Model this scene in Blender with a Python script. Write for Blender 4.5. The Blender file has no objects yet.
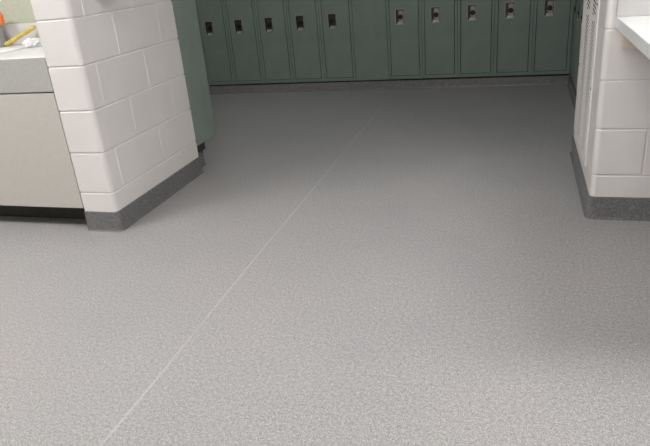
import bpy, bmesh, math, random
from mathutils import Vector, Matrix, noise
random.seed(7)
C = bpy.context.scene.collection
COURSE = 0.2032
CEIL = 13 * COURSE

# ------------------------------------------------------------------ materials
def new_mat(name, color=(.5, .5, .5), rough=.5, metal=0.0, spec=0.5):
    m = bpy.data.materials.new(name); m.use_nodes = True
    b = m.node_tree.nodes['Principled BSDF']
    b.inputs['Base Color'].default_value = (*color, 1)
    b.inputs['Roughness'].default_value = rough
    b.inputs['Metallic'].default_value = metal
    b.inputs['Specular IOR Level'].default_value = spec
    return m
def nd(m, t, **kw):
    n = m.node_tree.nodes.new(t)
    for k, v in kw.items():
        if k in n.inputs: n.inputs[k].default_value = v
        else: setattr(n, k, v)
    return n
def ln(m, a, b): m.node_tree.links.new(a, b)
def bsdf(m): return m.node_tree.nodes['Principled BSDF']
def coords(m): return nd(m, 'ShaderNodeTexCoord').outputs['Object']
def noise_tex(m, scale, detail=2.0, rough=.5, vec=None):
    n = nd(m, 'ShaderNodeTexNoise'); n.inputs['Scale'].default_value = scale
    n.inputs['Detail'].default_value = detail; n.inputs['Roughness'].default_value = rough
    ln(m, vec or coords(m), n.inputs['Vector']); return n
def ramp(m, fac, stops):
    r = nd(m, 'ShaderNodeValToRGB'); e = r.color_ramp.elements
    while len(e) < len(stops): e.new(.5)
    for i, (p, c) in enumerate(stops):
        e[i].position = p; e[i].color = (*c, 1) if len(c) == 3 else c
    ln(m, fac, r.inputs['Fac']); return r
def mix(m, fac, a, b, mode='MIX'):
    x = nd(m, 'ShaderNodeMix', data_type='RGBA', blend_type=mode)
    for sock, v in ((x.inputs[0], fac), (x.inputs[6], a), (x.inputs[7], b)):
        if hasattr(v, 'links'): ln(m, v, sock)
        else: sock.default_value = v if not isinstance(v, tuple) else (*v, 1)
    return x.outputs[2]
def bump(m, h, strength=.2, dist=.002):
    b = nd(m, 'ShaderNodeBump'); b.inputs['Strength'].default_value = strength
    b.inputs['Distance'].default_value = dist
    ln(m, h, b.inputs['Height']); ln(m, b.outputs['Normal'], bsdf(m).inputs['Normal'])

def epoxy(name, base, seam=False, rough=.42):
    """speckled grey epoxy floor: pale body with light and dark flecks"""
    m = new_mat(name, base, rough)
    co = coords(m)
    k = lambda f: tuple(c * f for c in base)
    n1 = noise_tex(m, 210, 3, .7, co)
    r1 = ramp(m, n1.outputs['Fac'], [(.30, k(.50)), (.44, k(.90)), (.56, k(1.08)), (.70, k(1.6))])
    n2 = noise_tex(m, 420, 1, .5, co)
    r2 = ramp(m, n2.outputs['Fac'], [(.35, (.8, .8, .8)), (.65, (1.2, 1.2, 1.2))])
    c = mix(m, 1.0, r1.outputs['Color'], r2.outputs['Color'], 'MULTIPLY')
    n4 = noise_tex(m, 85, 3, .75, co)
    r4 = ramp(m, n4.outputs['Fac'], [(.30, (.78, .78, .78)), (.5, (1, 1, 1)), (.70, (1.25, 1.25, 1.25))])
    c = mix(m, 1.0, c, r4.outputs['Color'], 'MULTIPLY')
    n3 = noise_tex(m, 1.3, 3, .6, co)
    r3 = ramp(m, n3.outputs['Fac'], [(.3, (.93, .945, .95)), (.5, (1, 1, 1)), (.7, (1.06, 1.03, 1.03))])
    c = mix(m, 1.0, c, r3.outputs['Color'], 'MULTIPLY')
    if seam:
        sx = nd(m, 'ShaderNodeSeparateXYZ'); ln(m, co, sx.inputs[0])
        wob = noise_tex(m, 1.1, 2, .5, co)
        a = nd(m, 'ShaderNodeMath', operation='MULTIPLY_ADD'); ln(m, wob.outputs['Fac'], a.inputs[0])
        a.inputs[1].default_value = .016; a.inputs[2].default_value = 1.05 - .008
        b = nd(m, 'ShaderNodeMath', operation='ADD'); ln(m, sx.outputs['X'], b.inputs[0]); ln(m, a.outputs[0], b.inputs[1])
        d = nd(m, 'ShaderNodeMath', operation='ABSOLUTE'); ln(m, b.outputs[0], d.inputs[0])
        f = nd(m, 'ShaderNodeMapRange', interpolation_type='SMOOTHSTEP')
        ln(m, d.outputs[0], f.inputs['Value'])
        f.inputs['From Min'].default_value = .0022; f.inputs['From Max'].default_value = .0062
        f.inputs['To Min'].default_value = .42; f.inputs['To Max'].default_value = 0
        nz = noise_tex(m, 5, 3, .6, co)
        rz = ramp(m, nz.outputs['Fac'], [(.3, (.35, .35, .35)), (.6, (1, 1, 1))])
        g = nd(m, 'ShaderNodeMath', operation='MULTIPLY'); ln(m, f.outputs['Result'], g.inputs[0]); ln(m, rz.outputs['Color'], g.inputs[1])
        c = mix(m, g.outputs[0], c, (.60, .585, .58))
    ln(m, c, bsdf(m).inputs['Base Color'])
    nb = noise_tex(m, 260, 2, .5, co)
    bump(m, nb.outputs['Fac'], .06, .0004)
    return m

def painted_block(name, col):
    m = new_mat(name, col, .36)
    co = coords(m)
    n = noise_tex(m, 38, 4, .6, co); bump(m, n.outputs['Fac'], .35, .0022)
    n2 = noise_tex(m, 3, 3, .6, co)
    r = ramp(m, n2.outputs['Fac'], [(.3, tuple(c * .96 for c in col)), (.7, tuple(min(1, c * 1.03) for c in col))])
    ln(m, r.outputs['Color'], bsdf(m).inputs['Base Color'])
    return m

def painted_metal(name, col, rough=.42):
    m = new_mat(name, col, rough)
    co = coords(m)
    n = noise_tex(m, 4, 4, .6, co)
    r = ramp(m, n.outputs['Fac'], [(.25, tuple(c * .88 for c in col)), (.75, tuple(c * 1.1 for c in col))])
    ln(m, r.outputs['Color'], bsdf(m).inputs['Base Color'])
    n2 = noise_tex(m, 9, 2, .5, co); bump(m, n2.outputs['Fac'], .12, .004)
    return m

def speckle(name, col, amt=.25, rough=.4, scale=260):
    m = new_mat(name, col, rough)
    n = noise_tex(m, scale, 2, .6)
    r = ramp(m, n.outputs['Fac'], [(.35, tuple(c * (1 - amt) for c in col)), (.65, tuple(min(1, c * (1 + amt)) for c in col))])
    ln(m, r.outputs['Color'], bsdf(m).inputs['Base Color']); return m

def worn_steel(name, col=(.42, .40, .37), rough=.38, metal=.75):
    m = new_mat(name, col, rough, metal)
    n = noise_tex(m, 60, 3, .6)
    r = ramp(m, n.outputs['Fac'], [(.3, tuple(c * .7 for c in col)), (.7, tuple(c * 1.15 for c in col))])
    ln(m, r.outputs['Color'], bsdf(m).inputs['Base Color']); return m

M = dict(
    floor=epoxy('epoxy_floor', (.360, .350, .348), seam=True, rough=.38),
    cove=epoxy('epoxy_cove_base', (.176, .172, .172), rough=.27),
    cove_far_lit=epoxy('epoxy_cove_far_lit', (.245, .238, .242), rough=.25),  # same epoxy as the cove base, lightened to carry the light there
    block=painted_block('painted_block', (.80, .765, .745)),
    wall=painted_block('painted_wall', (.72, .70, .66)),
    ceiling=speckle('ceiling_tile', (.72, .71, .68), .08, .9, 90),
    sage=speckle('sage_wall_paint', (.53, .56, .445), .04, .6, 60),
    green=painted_metal('green_locker_enamel', (.245, .305, .268), .42),
    inside_shade=new_mat('green_locker_inside', (.012, .02, .016), .7),
    steel=worn_steel('worn_nickel'),
    bright=worn_steel('polished_nickel', (.62, .60, .57), .3, .45),
    steel_mid=worn_steel('dull_nickel', (.42, .40, .375), .42, .6),
    steel_dark=worn_steel('dark_worn_steel', (.10, .095, .085), .45, .6),  # also carries latch pocket shade and left-run handle reflections
    black=speckle('black_plastic', (.012, .010, .010), .2, .35, 200),
    laminate=speckle('grey_speckled_laminate', (.45, .445, .42), .13, .4, 330),
    beige=speckle('beige_laminate_door', (.575, .54, .495), .02, .42, 40),
    beige_in=speckle('cabinet_core', (.20, .18, .15), .05, .7, 40),
    kick=speckle('dark_toe_kick', (.035, .033, .028), .2, .6, 40),
    white=speckle('white_laminate', (.84, .84, .84), .015, .3, 50),
    splash=speckle('pale_grey_laminate', (.70, .69, .68), .04, .45, 300),
    vent=speckle('white_vent_enamel', (.90, .86, .84), .03, .6, 90),
    vent_shade=speckle('dusty_duct_shade', (.10, .07, .055), .4, .9, 60),
    wood=speckle('raw_pine', (.80, .71, .56), .06, .6, 30),
    orange=speckle('orange_plastic', (.95, .22, .04), .04, .35, 30),
    smoke=speckle('grey_plastic_bottle', (.34, .345, .335), .06, .3, 30),
    yellow=speckle('yellow_painted_stick', (.66, .49, .10), .10, .4, 40),
    tissue=speckle('white_tissue', (.9, .9, .9), .02, .9, 80),
    splash_right=speckle('grey_laminate_panel', (.54, .53, .515), .05, .45, 300),
    paper=speckle('white_paper', (.88, .88, .88), .01, .7, 80),
    dirt=new_mat('dark_grime', (.03, .03, .027), .8),
)
def emission(name, col, s):
    m = bpy.data.materials.new(name); m.use_nodes = True
    nt = m.node_tree; nt.nodes.clear()
    e = nt.nodes.new('ShaderNodeEmission'); e.inputs[0].default_value = (*col, 1); e.inputs[1].default_value = s
    o = nt.nodes.new('ShaderNodeOutputMaterial'); nt.links.new(e.outputs[0], o.inputs[0]); return m

# ------------------------------------------------------------------ helpers
def obj(name, bm, m, parent=None, smooth=False, bevel=0, seg=2):
    me = bpy.data.meshes.new(name); bm.normal_update(); bm.to_mesh(me); bm.free()
    for mm in (m if isinstance(m, (list, tuple)) else [m]): me.materials.append(mm)
    if smooth:
        for p in me.polygons: p.use_smooth = True
    o = bpy.data.objects.new(name, me); C.objects.link(o)
    if parent: o.parent = parent
    if bevel:
        b = o.modifiers.new('bevel', 'BEVEL'); b.width = bevel; b.segments = seg; b.limit_method = 'ANGLE'; b.angle_limit = .6
        b.harden_normals = False
    return o
def box(bm, x0, y0, z0, x1, y1, z1, mi=0, mat=None):
    vs = [bm.verts.new((x, y, z)) for x in (x0, x1) for y in (y0, y1) for z in (z0, z1)]
    if mat is not None:
        for v in vs: v.co = mat @ v.co
    for f in ((0, 1, 3, 2), (4, 6, 7, 5), (0, 4, 5, 1), (2, 3, 7, 6), (0, 2, 6, 4), (1, 5, 7, 3)):
        ff = bm.faces.new([vs[i] for i in f]); ff.material_index = mi
    return vs
def boxes(*bs):
    bm = bmesh.new()
    for b in bs: box(bm, *b)
    bmesh.ops.recalc_face_normals(bm, faces=bm.faces)
    return bm
def lathe(profile, seg=24, axis='z', at=(0, 0, 0)):
    bm = bmesh.new(); rings = []
    for r, h in profile:
        ring = []
        for i in range(seg):
            a = 2 * math.pi * i / seg; x, y = r * math.cos(a), r * math.sin(a)
            p = (x, y, h) if axis == 'z' else (x, -h, y)
            ring.append(bm.verts.new((p[0] + at[0], p[1] + at[1], p[2] + at[2])))
        rings.append(ring)
    for a, b in zip(rings, rings[1:]):
        for i in range(seg): bm.faces.new((a[i], a[(i + 1) % seg], b[(i + 1) % seg], b[i]))
    bm.faces.new(rings[0][::-1]); bm.faces.new(rings[-1])
    bmesh.ops.recalc_face_normals(bm, faces=bm.faces)
    return bm
def tube(pts, radii, seg=14, bm=None):
    bm = bm or bmesh.new(); pts = [Vector(p) for p in pts]; rings = []
    for i, p in enumerate(pts):
        d = (pts[min(i + 1, len(pts) - 1)] - pts[max(i - 1, 0)]).normalized()
        u = d.cross(Vector((.13, .2, .97))).normalized(); v = d.cross(u)
        r = radii[i] if isinstance(radii, (list, tuple)) else radii
        rings.append([bm.verts.new(p + (u * math.cos(2 * math.pi * k / seg) + v * math.sin(2 * math.pi * k / seg)) * r) for k in range(seg)])
    for a, b in zip(rings, rings[1:]):
        for i in range(seg): bm.faces.new((a[i], a[(i + 1) % seg], b[(i + 1) % seg], b[i]))
    bm.faces.new(rings[0][::-1]); bm.faces.new(rings[-1])
    bmesh.ops.recalc_face_normals(bm, faces=bm.faces)
    return bm
def empty(name, loc=(0, 0, 0), rz=0):
    o = bpy.data.objects.new(name, None); C.objects.link(o); o.location = loc; o.rotation_euler = (0, 0, rz)
    o.empty_display_size = .1; return o
def tag(o, label, cat, group=None):
    o['label'] = label; o['category'] = cat
    if group: o['group'] = group
    return o
def struct(o, label=None):
    o['kind'] = 'structure'
    if label: o['label'] = label
    return o
def kids(o): return [c for c in bpy.data.objects if c.parent == o]
def copy_tree(o, parent=None):
    ch = kids(o)
    c = o.copy(); C.objects.link(c); c.parent = parent
    for k in ch: copy_tree(k, c)
    return c

# ------------------------------------------------------------------ block walls
GROOVE = [(-.0065, 0), (-.0045, .55), (-.002, 1), (.002, 1), (.0045, .55), (.0065, 0)]
DEPTH = .0042
def block_solid(corners, top=CEIL):
    """corners: list of (x, y, bullnose_radius, even_joints, odd_joints); joints are distances
    along the edge that starts at this corner. counter-clockwise outline of a solid wall of
    painted blocks, with tooled mortar grooves pressed into its surface."""
    n = len(corners); P = [Vector(c[:2]) for c in corners]
    path = []                                   # (pos, normal, even_depth, odd_depth)
    for i in range(n):
        a, b, r = P[i - 1], P[i], corners[i][2]; c = P[(i + 1) % n]
        d0 = (b - a).normalized(); d1 = (c - b).normalized()
        n0 = Vector((d0.y, -d0.x)); n1 = Vector((d1.y, -d1.x))
        cen = b - n0 * r - n1 * r
        seg = 8 if r > .01 else 3
        for k in range(seg + 1):
            t = k / seg * math.pi / 2
            nn = n0 * math.cos(t) + n1 * math.sin(t)
            path.append((cen + nn * r, nn, 0, 0))
        L = (c - b).length; rn = corners[(i + 1) % n][2]
        ss = {}
        for odd, js in ((0, corners[i][3]), (1, corners[i][4])):
            for j in js:
                if r + .01 < j < L - rn - .01:
                    for o, w in GROOVE: ss.setdefault(round(j + o, 5), [0, 0])[odd] = w
        for s in sorted(ss): path.append((b + d1 * s, n1, ss[s][0], ss[s][1]))
    zs = [(0, 0, 0)]
    nc = int(round(top / COURSE))
    for k in range(nc + 1):
        z = k * COURSE
        for o, w in GROOVE:
            if 0 < z + o < top: zs.append((z + o, w, k if o > 0 else k - 1))
    zs.append((top, 0, nc - 1))
    bm = bmesh.new(); rows = []
    for z, wz, course in zs:
        row = []
        for p, nn, e, o_ in path:
            w = max(wz, (o_ if course % 2 else e))
            q = p - nn * DEPTH * w
            row.append(bm.verts.new((q.x, q.y, z)))
        rows.append(row)
    m = len(path)
    for a, b in zip(rows, rows[1:]):
        for i in range(m): bm.faces.new((a[i], a[(i + 1) % m], b[(i + 1) % m], b[i]))
    bm.faces.new(rows[0][::-1]); bm.faces.new(rows[-1])
    return bm
def weighted(o):
    k = o.modifiers.new('weighted_normals', 'WEIGHTED_NORMAL'); k.weight = 100; k.keep_sharp = False; return o
def joints(first, L, step=2 * COURSE):
    out = []; x = first
    while x < L: out.append(x); x += step
    return out

XL, YL, YL2, XL0 = -1.8581, 2.3833, 3.272, -2.045
XR, YR, YR2 = .3317, 2.7391, 3.700
YF, ZF = 5.6226, .089
XEND = -2.968
XS = .432

w = obj('wall_left', block_solid([
    (XL0, YL, .004, [], []),
    (XL, YL, .025, joints(.3005, .88), joints(.0973, .88)),
    (XL, YL2, .004, [], []),
    (XL0, YL2, .004, [.1], [.3])]), M['block'], smooth=True)
struct(weighted(w))
w = obj('wall_right', block_solid([
    (XR, YR, .025, joints(.4012, 2.6), joints(.198, 2.6)),
    (2.6, YR, .004, [], []),
    (2.6, YR2, .004, [], []),
    (XR, YR2, .025, joints(.2, .96), joints(.4, .96))]), M['block'], smooth=True)
struct(weighted(w))

def plain_wall(name, *b, mat='wall', bev=0):
    return struct(obj(name, boxes(*b), M[mat], bevel=bev))
plain_wall('wall_alcove', (-4.6, 2.972, 0, XL0 - .0005, YL2, CEIL), mat='sage')
plain_wall('wall_far', (-3.2, 5.96, 0, 1.0, 6.16, CEIL))
plain_wall('wall_locker_side', (XEND - .2, YL2 + .002, 0, XEND, 5.958, CEIL))
plain_wall('wall_corner', (.765, YR2 + .002, 0, .965, 5.958, CEIL))
plain_wall('wall_back', (-4.6, -2.3, 0, 2.8, -2.1, CEIL))
plain_wall('wall_outer_left', (-4.8, -2.3, 0, -4.602, YL2, CEIL))
plain_wall('wall_outer_right', (2.602, -2.098, 0, 2.8, YR2, CEIL))
struct(obj('floor', boxes((-4.8, -2.3, -.1, 2.8, 6.16, 0)), M['floor']))
struct(obj('ceiling', boxes((-4.8, -2.3, CEIL + .001, 2.8, 6.16, CEIL + .1)), M['ceiling']))

# ------------------------------------------------------------------ cove base
def cove(name, path, h=.1045, extra=(), mat='cove'):
    """sweep an epoxy cove-base profile along an open path; outward is to the right of travel"""
    prof = [(-.012, h), (.003, h), (.0052, h - .003), (.0052, .020), (.0060, .010), (.0078, .004), (.011, .0012), (.013, .0006), (-.012, .0004)]
    P = []
    for i, q in enumerate(path):                # round convex corners
        x, y, r = q
        if r == 0: P.append((Vector((x, y)), None)); continue
        a, b, c = Vector(path[i - 1][:2]), Vector((x, y)), Vector(path[i + 1][:2])
        d0 = (b - a).normalized(); d1 = (c - b).normalized()
        n0 = Vector((d0.y, -d0.x)); n1 = Vector((d1.y, -d1.x)); cen = b - (n0 + n1) * r
        for k in range(9):
            t = k / 8 * math.pi / 2; nn = n0 * math.cos(t) + n1 * math.sin(t); P.append((cen + nn * r, nn))
    bm = bmesh.new(); rows = []
    for i, (p, nn) in enumerate(P):
        if nn is None:
            ns = []
            if i > 0: d = (p - P[i - 1][0]).normalized(); ns.append(Vector((d.y, -d.x)))
            if i < len(P) - 1: d = (P[i + 1][0] - p).normalized(); ns.append(Vector((d.y, -d.x)))
            nn = ns[0] if len(ns) == 1 else (ns[0] + ns[1]) / (1 + ns[0].dot(ns[1]))
        rows.append([bm.verts.new((p.x + nn.x * o, p.y + nn.y * o, z)) for o, z in prof])
    k = len(prof)
    for a, b in zip(rows, rows[1:]):
        for j in range(k): bm.faces.new((a[j], b[j], b[(j + 1) % k], a[(j + 1) % k]))
    bm.faces.new(rows[0]); bm.faces.new(rows[-1][::-1])
    for e in extra: box(bm, *e)
    bmesh.ops.recalc_face_normals(bm, faces=bm.faces)
    o = obj(name, bm, M[mat], bevel=.0)
    for p in o.data.polygons: p.use_smooth = False
    return struct(o)
cove('baseboard_left', [(XL0, YL, 0), (XL, YL, .025), (XL, YL2 + .002, 0), (XL - .055, YL2 + .002, 0), (XL - .055, 3.42, 0), (-2.20, 3.42, 0)],
     extra=[(-2.19, YL2 + .012, .0004, XL - .063, 3.41, .1045)])
cove('baseboard_right', [(XS, YF - .03, 0), (XS, YR2 + .012, 0)], h=.076, extra=[(XS + .01, YR2 + .012, .0004, .76, YF - .03, .076)])
cove('baseboard_pier', [(.44, YR2, 0), (XR, YR2, 0), (XR, YR, .025), (2.59, YR, 0)])
cove('baseboard_far', [(XEND + .001, YF, 0), (XS, YF, 0)], h=.076,
     extra=[(XEND + .001, YF + .01, .0004, .76, 5.955, .076)], mat='cove_far_lit')

# ------------------------------------------------------------------ lockers
LW, LH, LD = .3084, 1.80, .325
DX0, DX1, DZ0 = .0285, .2800, .033
DZ1 = LH - .033
LX, LZ = .1205, .545                            # latch centre on the door
CW, CH = .034, .060                             # half size of the latch pocket opening
def make_locker(name='locker'):
    t = empty(name)
    bm = bmesh.new(); th = .0016
    box(bm, .0006, .012, 0, .0006 + th, LD, LH); box(bm, LW - .0006 - th, .012, 0, LW - .0006, LD, LH)
    box(bm, .0006, LD - th, 0, LW - .0006, LD, LH)
    box(bm, .0006, .012, LH - th, LW - .0006, LD, LH); box(bm, .0006, .012, 0, LW - .0006, LD, th)
    bmesh.ops.recalc_face_normals(bm, faces=bm.faces)
    obj('locker_body', bm, M['green'], t)
    bm = boxes((.0012, 0, 0, DX0 - .0045, .014, LH), (DX1 + .0045, 0, 0, LW - .0012, .014, LH),
               (DX0 - .0045, 0.0005, 0, DX1 + .0045, .014, DZ0 - .004), (DX0 - .0045, 0.0005, DZ1 + .004, DX1 + .0045, .014, LH))
    obj('face_frame', bm, M['green'], t, bevel=.0022)
    obj('inner_shade_sheet', boxes((DX0 - .012, .0165, DZ0 - .012, DX1 + .012, .0185, DZ1 + .012)), M['inside_shade'], t)  # near-black sheet paints the shade seen through the door gaps
    # door: front sheet with a pocket opening, plus a folded edge
    xs = [DX0, LX - CW, LX + CW, DX1]; zs = [DZ0, LZ - CH, LZ + CH, DZ1]
    bm = bmesh.new(); V = {}
    for side, y in ((0, -.0015), (1, .0145)):
        for i, x in enumerate(xs):
            for j, z in enumerate(zs): V[side, i, j] = bm.verts.new((x, y, z))
    for i in range(3):
        for j in range(3):
            if (i, j) == (1, 1): continue
            bm.faces.new([V[0, i, j], V[0, i + 1, j], V[0, i + 1, j + 1], V[0, i, j + 1]])
            bm.faces.new([V[1, i, j], V[1, i, j + 1], V[1, i + 1, j + 1], V[1, i + 1, j]])
    for i in range(3):
        for j in (0, 3): bm.faces.new([V[0, i, j], V[0, i + 1, j], V[1, i + 1, j], V[1, i, j]])
        for j in (0, 3): bm.faces.new([V[0, j, i], V[0, j, i + 1], V[1, j, i + 1], V[1, j, i]])
    for a, b in (((1, 1), (2, 1)), ((2, 1), (2, 2)), ((2, 2), (1, 2)), ((1, 2), (1, 1))):
        bm.faces.new([V[0, a[0], a[1]], V[0, b[0], b[1]], V[1, b[0], b[1]], V[1, a[0], a[1]]])
    bmesh.ops.recalc_face_normals(bm, faces=bm.faces)
    door = obj('door', bm, M['green'], t, bevel=.002)
    # latch cup: rim on the door and a dished pocket behind it
    def rr(hw, hh, r, y, cx=LX, cz=LZ, n=4):
        out = []
        for cxs, czs, a0 in ((1, 1, 0), (-1, 1, 90), (-1, -1, 180), (1, -1, 270)):
            for k in range(n + 1):
                a = math.radians(a0 + 90 * k / n)
                out.append((cx + cxs * (hw - r) + r * math.cos(a), y, cz + czs * (hh - r) + r * math.sin(a)))
        return out
    def loft(loops, cap_last=True, cap_first=False):
        bm = bmesh.new(); R = [[bm.verts.new(p) for p in l] for l in loops]; n = len(R[0])
        for a, b in zip(R, R[1:]):
            for i in range(n): bm.faces.new((a[i], a[(i + 1) % n], b[(i + 1) % n], b[i]))
        if cap_last: bm.faces.new(R[-1])
        if cap_first: bm.faces.new(R[0][::-1])
        bmesh.ops.recalc_face_normals(bm, faces=bm.faces)
        return bm
    bm = loft([rr(.0430, .0690, .009, -.0016), rr(.0430, .0690, .009, -.0042), rr(.0415, .0675, .008, -.0052), rr(.0345, .0605, .007, -.0044)], cap_last=False)
    obj('latch_rim', bm, M['steel_mid'], door, smooth=False)
    bm = loft([rr(.0345, .0605, .007, -.0044), rr(.0325, .0590, .006, .0000), rr(.0315, .0580, .006, .0142)])
    obj('latch_cup', bm, M['steel_dark'], door, smooth=False)  # dark steel puts the pocket's shadow into its colour
    # bright flanges of the cup: top hood and bottom lip
    obj('latch_hood', boxes((LX - .041, -.0090, LZ + .058, LX + .041, -.0053, LZ + .0685)), M['steel_mid'], door, bevel=.0012)
    obj('latch_lip', boxes((LX - .024, -.0078, LZ - .067, LX + .030, -.0046, LZ - .044)), M['bright'], door, bevel=.0012)
    bm = boxes((LX - .013, .001, LZ - .056, LX + .0305, .013, LZ + .050))
    obj('latch_handle', bm, M['steel'], door, bevel=.003)
    bm = lathe([(.0205, .0), (.0205, .006), (.0190, .0085), (.010, .0105), (.009, .0135), (.002, .0145)], 24, 'y', (LX + .005, -.0002, LZ - .004))
    obj('lock', bm, M['black'], door, smooth=False)
    return t
GF = 'green metal lockers along the far wall'
GS = 'green metal lockers along the right-hand side wall'
left_lab = ['green locker partly behind the green side panel, leftmost of the far row',
            'green far-wall locker, second from the left with a bright-lipped latch',
            'green far-wall locker, middle one of the five left of the blank panel',
            'green far-wall locker, second to the left of the blank panel',
            'green far-wall locker directly left of the blank panel']
right_lab = ['green far-wall locker directly right of the blank panel',
             'green far-wall locker, second to the right of the blank panel',
             'green far-wall locker, middle one of the five right of the blank panel',
             'green far-wall locker, second to the left of the right corner',
             'green far-wall locker in the right corner, last of the far row']
proto = make_locker()
first = True
for X0, labs in ((-2.9341 - .0285, left_lab), (-1.0816 - .0285, right_lab)):
    for i, lb in enumerate(labs):
        o = proto if first else copy_tree(proto); first = False
        o.location = (X0 + i * LW, YF, ZF)
        tag(o, lb, 'locker', GF)
side_lab = ['green side-wall locker nearest the far corner, seen edge on',
            'green side-wall locker second from the far corner, seen edge on',
            'green side-wall locker third from the far corner, mostly behind the white pier',
            'green side-wall locker fourth from the far corner',
            'green side-wall locker fifth from the far corner',
            'green side-wall locker beside the white pier, last from the corner']
for i, lb in enumerate(side_lab):
    o = copy_tree(proto)
    o.rotation_euler.z = -math.pi / 2           # front faces -x
    o.location = (XS + .006, YF - .036 - i * LW, ZF)
    tag(o, lb, 'locker', GS)
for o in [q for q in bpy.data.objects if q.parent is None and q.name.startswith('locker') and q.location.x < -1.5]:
    for d in kids(o):                           # darker steel puts dark reflections into the left run's handle colour
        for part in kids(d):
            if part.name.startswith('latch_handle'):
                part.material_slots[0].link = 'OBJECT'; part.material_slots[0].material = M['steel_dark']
# blank filler between the two banks, and the corner filler
fx0, fx1 = -2.9626 + 5 * LW + .0015, -1.1101 - .0015
fp = empty('filler_panel', (fx0, YF, ZF)); W = fx1 - fx0
obj('panel_sheet', boxes((0, .001, 0, W, .004, LH), (0, .001, 0, .003, .30, LH), (W - .003, .001, 0, W, .30, LH)), M['green'], fp, bevel=.001)
obj('bottom_flange', boxes((.001, -.001, 0, W - .001, .001, .004)), M['green'], fp)
tag(fp, 'blank green metal panel without a latch between the two runs of far lockers', 'panel')
cf = obj('corner_filler', boxes((XS + .001, YF + .002, ZF, XS + .004, YF + .03, ZF + LH), (XS + .001, YF - .034, ZF, XS + .004, YF + .002, ZF + LH)), M['green'])
tag(cf, 'narrow green metal strip closing the inner corner between the two locker runs', 'trim strip')

# green cabinet standing behind the left pier: only its plain side shows
cab = empty('tall_cabinet', (XL, 3.545, .105))
t0 = .065
bx = boxes((-.32, -.270, t0, -.003, -.002, 1.95)); obj('cabinet_body', bx, M['green'], cab, bevel=.001)
obj('side_panel', boxes((-.003, -.270, t0, .0, 0, 1.95)), M['green'], cab, bevel=.0008)
dr = obj('door', boxes((-.315, 0, t0 + .03, -.025, .012, 1.92)), M['green'], cab, bevel=.002)
obj('latch', boxes((-.24, .012, .75, -.17, .020, .88)), M['steel'], dr, bevel=.003)
obj('plinth', boxes((-.31, -.265, 0.0, -.035, -.110, t0)), M['kick'], cab)
tag(cab, 'tall green metal cabinet whose plain side continues the white block pier', 'cabinet')

# ------------------------------------------------------------------ vent grille on the right pier
V0, V1, VZ0, VZ1 = 2.975, 3.640, .165, 1.62
vt = empty('air_vent', (XR, V0, VZ0))
L, H = V1 - V0, VZ1 - VZ0
cols = [(.075, .215), (.340, .480)]
bands = [(.030, .640), (.662, H - .03)]
def vb(bm, x0, x1, y0, y1, z0, z1): box(bm, -x1, y0, z0, -x0, y1, z1)
bm = bmesh.new()
th0, th1 = .0045, .0060
xsplit = [0, cols[0][0], cols[0][1], cols[1][0], cols[1][1], L]
for a, b in ((0, 1), (2, 3), (4, 5)): vb(bm, th0, th1, xsplit[a], xsplit[b], 0, H)
for c0, c1 in cols:
    vb(bm, th0, th1, c0, c1, 0, bands[0][0]); vb(bm, th0, th1, c0, c1, bands[0][1], bands[1][0]); vb(bm, th0, th1, c0, c1, bands[1][1], H)
vb(bm, .0005, th0, 0, .004, 0, H); vb(bm, .0005, th0, L - .004, L, 0, H); vb(bm, .0005, th0, .004, L - .004, 0, .004); vb(bm, .0005, th0, .004, L - .004, H - .004, H)
bmesh.ops.recalc_face_normals(bm, faces=bm.faces)
obj('vent_frame', bm, M['vent'], vt)
bm = bmesh.new(); vb(bm, .0005, .0015, .01, L - .01, .01, H - .01)
bmesh.ops.recalc_face_normals(bm, faces=bm.faces); obj('duct_shade_sheet', bm, M['vent_shade'], vt)  # dark sheet on the wall face stands in for shade inside the duct
for name, (c0, c1) in zip(('louvre_column', 'louvre_column'), cols):
    bm = bmesh.new()
    for bi, (z0, z1) in enumerate(bands):
        z = z0 + .008
        while z < z1 - .004:
            hh = .0040 if bi == 0 else .0038
            M4 = Matrix.Translation((-(th0 + th1) / 2 + .0004, (c0 + c1) / 2, z)) @ Matrix.Rotation(math.radians(5), 4, 'X')
            box(bm, -.0008, -(c1 - c0) / 2 - .002, -hh, .0008, (c1 - c0) / 2 + .002, hh, 0, M4)
            z += .0165 if bi == 0 else .0195
    bmesh.ops.recalc_face_normals(bm, faces=bm.faces)
    obj(name, bm, M['vent'], vt)
for (y, z) in ((.022, .36), (.022, .72), (.64, .36)):
    bm = lathe([(.006, 0), (.006, .001), (.003, .0025)], 12, 'y')
    bmesh.ops.rotate(bm, verts=bm.verts, matrix=Matrix.Rotation(-math.pi / 2, 3, 'Z')); bmesh.ops.translate(bm, verts=bm.verts, vec=(-th1, y, z))
    obj('screw', bm, M['steel_dark'], vt)
tag(vt, 'tall white louvred air vent on the side of the right-hand block pier', 'vent')

# dispenser on the side of the left pier, just above the frame; its soft shade shows below it
dp = empty('wall_dispenser', (XL, 2.585, 1.125))
bm = bmesh.new(); R0 = []
for z, w_, d_ in ((0, .040, .060), (.012, .052, .085), (.05, .057, .098), (.16, .058, .10), (.215, .054, .088), (.235, .044, .065)):
    ring = [bm.verts.new((.001, -w_, z))]
    for k in range(9):
        a = -math.pi / 2 + math.pi * k / 8
        ring.append(bm.verts.new((.02 + (d_ - .02) * max(0, math.cos(a)) ** .55, w_ * math.copysign(abs(math.sin(a)) ** .7, math.sin(a)), z)))
    ring.append(bm.verts.new((.001, w_, z))); R0.append(ring)
for a, b in zip(R0, R0[1:]):
    n = len(a)
    for i in range(n): bm.faces.new((a[i], a[(i + 1) % n], b[(i + 1) % n], b[i]))
bm.faces.new(R0[0][::-1]); bm.faces.new(R0[-1]); bmesh.ops.recalc_face_normals(bm, faces=bm.faces)
obj('dispenser_body', bm, M['vent'], dp)
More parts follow.
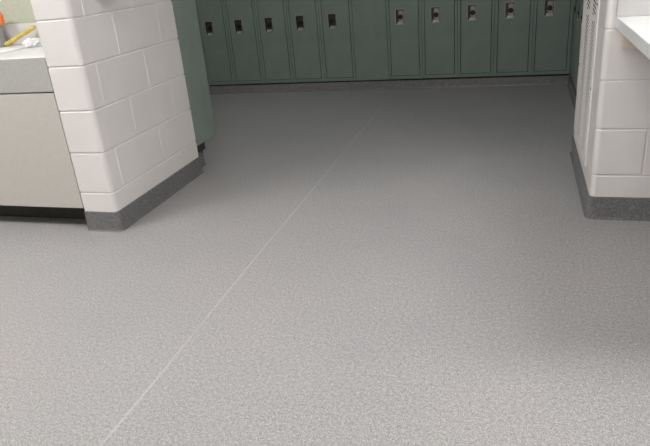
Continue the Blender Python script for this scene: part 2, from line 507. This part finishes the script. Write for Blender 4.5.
obj('push_bar', boxes((.0985, -.035, .02, .108, .035, .10)), M['smoke'], dp, bevel=.003)
tag(dp, 'white wall dispenser with a grey push bar on the side of the left block pier', 'dispenser')

# ------------------------------------------------------------------ right shelf
sh = obj('counter_shelf', boxes((.368, 1.55, .818, 2.40, YR - .001, .860)), M['white'], bevel=.003)
tag(sh, 'white laminate counter shelf fixed to the right-hand block wall', 'shelf')
bs = obj('backsplash_panel', boxes((.366, YR - .020, .8602, 2.40, YR - .001, 1.20)), M['splash_right'], bevel=.003)
tag(bs, 'pale grey backsplash panel standing on the white shelf against the right wall', 'panel')
cl = obj('shelf_cleat', boxes((.396, YR - .030, .742, .62, YR - .001, .8175)), M['wood'], bevel=.002)
tag(cl, 'small raw wood cleat under the white counter shelf', 'bracket')

# ------------------------------------------------------------------ left counter
CX0, CX1 = -3.60, XL0 - .002
ct = empty('countertop', (CX1, YL, .703)); cw = CX1 - CX0
obj('worktop', boxes((-cw, 0, .135, 0, .586, .160)), M['white'], ct, bevel=.003)
obj('apron', boxes((-cw, -.001, 0, 0, .020, .1575)), M['laminate'], ct, bevel=.003)
obj('backsplash', boxes((-cw, .566, .160, 0, .586, .270)), M['splash'], ct, bevel=.003)
tag(ct, 'grey speckled laminate countertop with deep apron left of the block pier', 'countertop')
cb = empty('base_cabinet', (CX1, YL, 0))
obj('cabinet_body', boxes((-cw, .022, .118, -.001, .56, .702)), M['beige_in'], cb)
for x0, x1 in ((-.512, -.003), (-1.026, -.517), (-1.54, -1.031)):
    obj('door', boxes((x0, .001, .119, x1, .0205, .697)), M['beige'], cb, bevel=.002)
obj('toe_kick', boxes((-cw, .125, 0.001, -.001, .56, .117)), M['kick'], cb)
tag(cb, 'beige flat-front base cabinet with recessed dark toe kick beside the pier', 'cabinet')

# things on the left counter
ZC = .8632
T = lambda p: p
def resting(pts): return pts
st = tube([(-2.695, 2.868, ZC + .0115), (-2.692, 2.869, ZC + .013), (-2.522, 2.920, ZC + .0900), (-2.517, 2.9215, ZC + .0922)], [.0095, .0112, .0112, .0090], 16)
so = obj('stick', st, M['yellow'], smooth=False)
tag(so, 'short yellow stick leaning against the backsplash beside the pier', 'stick')
bm = bmesh.new(); bmesh.ops.create_icosphere(bm, subdivisions=5, radius=1)
for v in bm.verts:
    p = v.co.copy()
    d = 1 + .38 * noise.noise(p * 1.9 + Vector((3, 1, 2))) + .30 * abs(noise.noise(p * 4.3)) + .12 * noise.noise(p * 9)
    v.co = Vector((p.x * .046 * d, p.y * .040 * d, max(-.016, p.z * .026 * d)))
mn = min(v.co.z for v in bm.verts)
bmesh.ops.translate(bm, verts=bm.verts, vec=(-2.455, 2.80, ZC - mn + .0005))
tag(obj('tissue', bm, M['tissue']), 'crumpled white tissue on the counter below the yellow stick', 'tissue')
bm = bmesh.new()
Mr = Matrix.Translation((-2.66, 2.62, ZC)) @ Matrix.Rotation(math.radians(4), 4, 'Z')
for k in range(3):
    box(bm, -.20 + .004 * k, -.13 + .003 * k, .0004 + .0013 * k, .20 - .003 * k, .14 - .002 * k, .0014 + .0013 * k, 0, Mr)
bmesh.ops.recalc_face_normals(bm, faces=bm.faces)
tag(obj('paper_stack', bm, M['paper']), 'thin stack of white paper lying on the counter in front of the stick', 'paper')
# spray bottle at the left edge of the frame
sb = empty('spray_bottle', (-2.757, 2.886, ZC))
bo = obj('bottle', lathe([(.040, .0005), (.047, .004), (.048, .012), (.0475, .035), (.040, .075), (.030, .112), (.016, .124), (.013, .130)], 32), M['smoke'], sb, smooth=True)
hd = bmesh.new()
hd = tube([(0, 0, .126), (0, 0, .154), (.004, -.002, .166)], [.017, .0155, .010], 18, hd)
box(hd, -.050, -.012, .150, .026, .012, .186)
hd_o = obj('spray_head', hd, M['orange'], sb, bevel=.005, seg=3)
tr = tube([(.022, 0, .190), (.046, 0, .184), (.062, 0, .160), (.062, 0, .132), (.058, 0, .118)], [.012, .014, .015, .014, .008], 14)
obj('trigger', tr, M['orange'], hd_o, smooth=True)
tag(sb, 'spray bottle with orange trigger head and grey body on the counter', 'bottle')
cd = tube([(-2.47, 2.966, 1.60), (-2.474, 2.965, 1.25), (-2.468, 2.964, 1.12), (-2.455, 2.9645, 1.085)], [.004, .004, .005, .006], 10)
tag(obj('hanging_cord', cd, M['black'], smooth=True), 'dark cord end hanging on the pale green wall above the counter', 'cord')

# ------------------------------------------------------------------ ceiling lights
def troffer(x, y, w, d, s, label, tint=(1.0, .99, .985)):
    t = empty('ceiling_light', (x, y, CEIL))
    obj('light_frame', boxes((-w / 2 - .03, -d / 2 - .03, -.03, w / 2 + .03, -d / 2, -.0005), (-w / 2 - .03, d / 2, -.03, w / 2 + .03, d / 2 + .03, -.0005),
                             (-w / 2 - .03, -d / 2, -.03, -w / 2, d / 2, -.0005), (w / 2, -d / 2, -.03, w / 2 + .03, d / 2, -.0005)), M['vent'], t)
    obj('diffuser', boxes((-w / 2, -d / 2, -.022, w / 2, d / 2, -.006)), emission('lit_diffuser', tint, s), t)
    tag(t, label, 'ceiling light')
troffer(-.55, 1.15, 1.2, .6, 13, 'ceiling light over the middle of the floor')
troffer(-3.0, 1.25, 1.2, .6, 21, 'ceiling light in front of the left counter')
troffer(1.35, 1.35, 1.2, .6, 17, 'ceiling light in front of the right shelf')
troffer(-.9, -.9, 1.2, .6, 4.5, 'ceiling light behind the camera')

troffer(-.5, 4.5, .9, .3, 1.5, 'ceiling light over the far lockers', (.95, .98, 1.0))
troffer(-2.5, 4.5, .6, .3, 10, 'ceiling light over the left end of the lockers', (.95, .98, 1.0))

w = bpy.data.worlds.new('world'); bpy.context.scene.world = w; w.use_nodes = True
w.node_tree.nodes['Background'].inputs[0].default_value = (0, 0, 0, 1)

# ------------------------------------------------------------------ camera
f, rx, ry, rz, h = 615.66, -.4069, .0920, .3186, 1.1707
R = Matrix.Rotation(rz, 3, 'Z') @ Matrix.Rotation(rx, 3, 'X') @ Matrix.Rotation(ry, 3, 'Y')
right, fwd, up = R.col[0], R.col[1], R.col[2]
m = Matrix.Identity(4)
for i in range(3):
    m[i][0] = right[i]; m[i][1] = up[i]; m[i][2] = -fwd[i]
m[2][3] = h
cam = bpy.data.cameras.new('camera'); co = bpy.data.objects.new('camera', cam); C.objects.link(co)
co.matrix_world = m
cam.sensor_width = 36; cam.lens = f / 650 * 36; cam.clip_start = .02
sc = bpy.context.scene; sc.camera = co
sc.view_settings.view_transform = 'Standard'; sc.view_settings.look = 'None'
sc.view_settings.gamma = 1; sc.view_settings.use_curve_mapping = False
sc.view_settings.exposure = 0.22
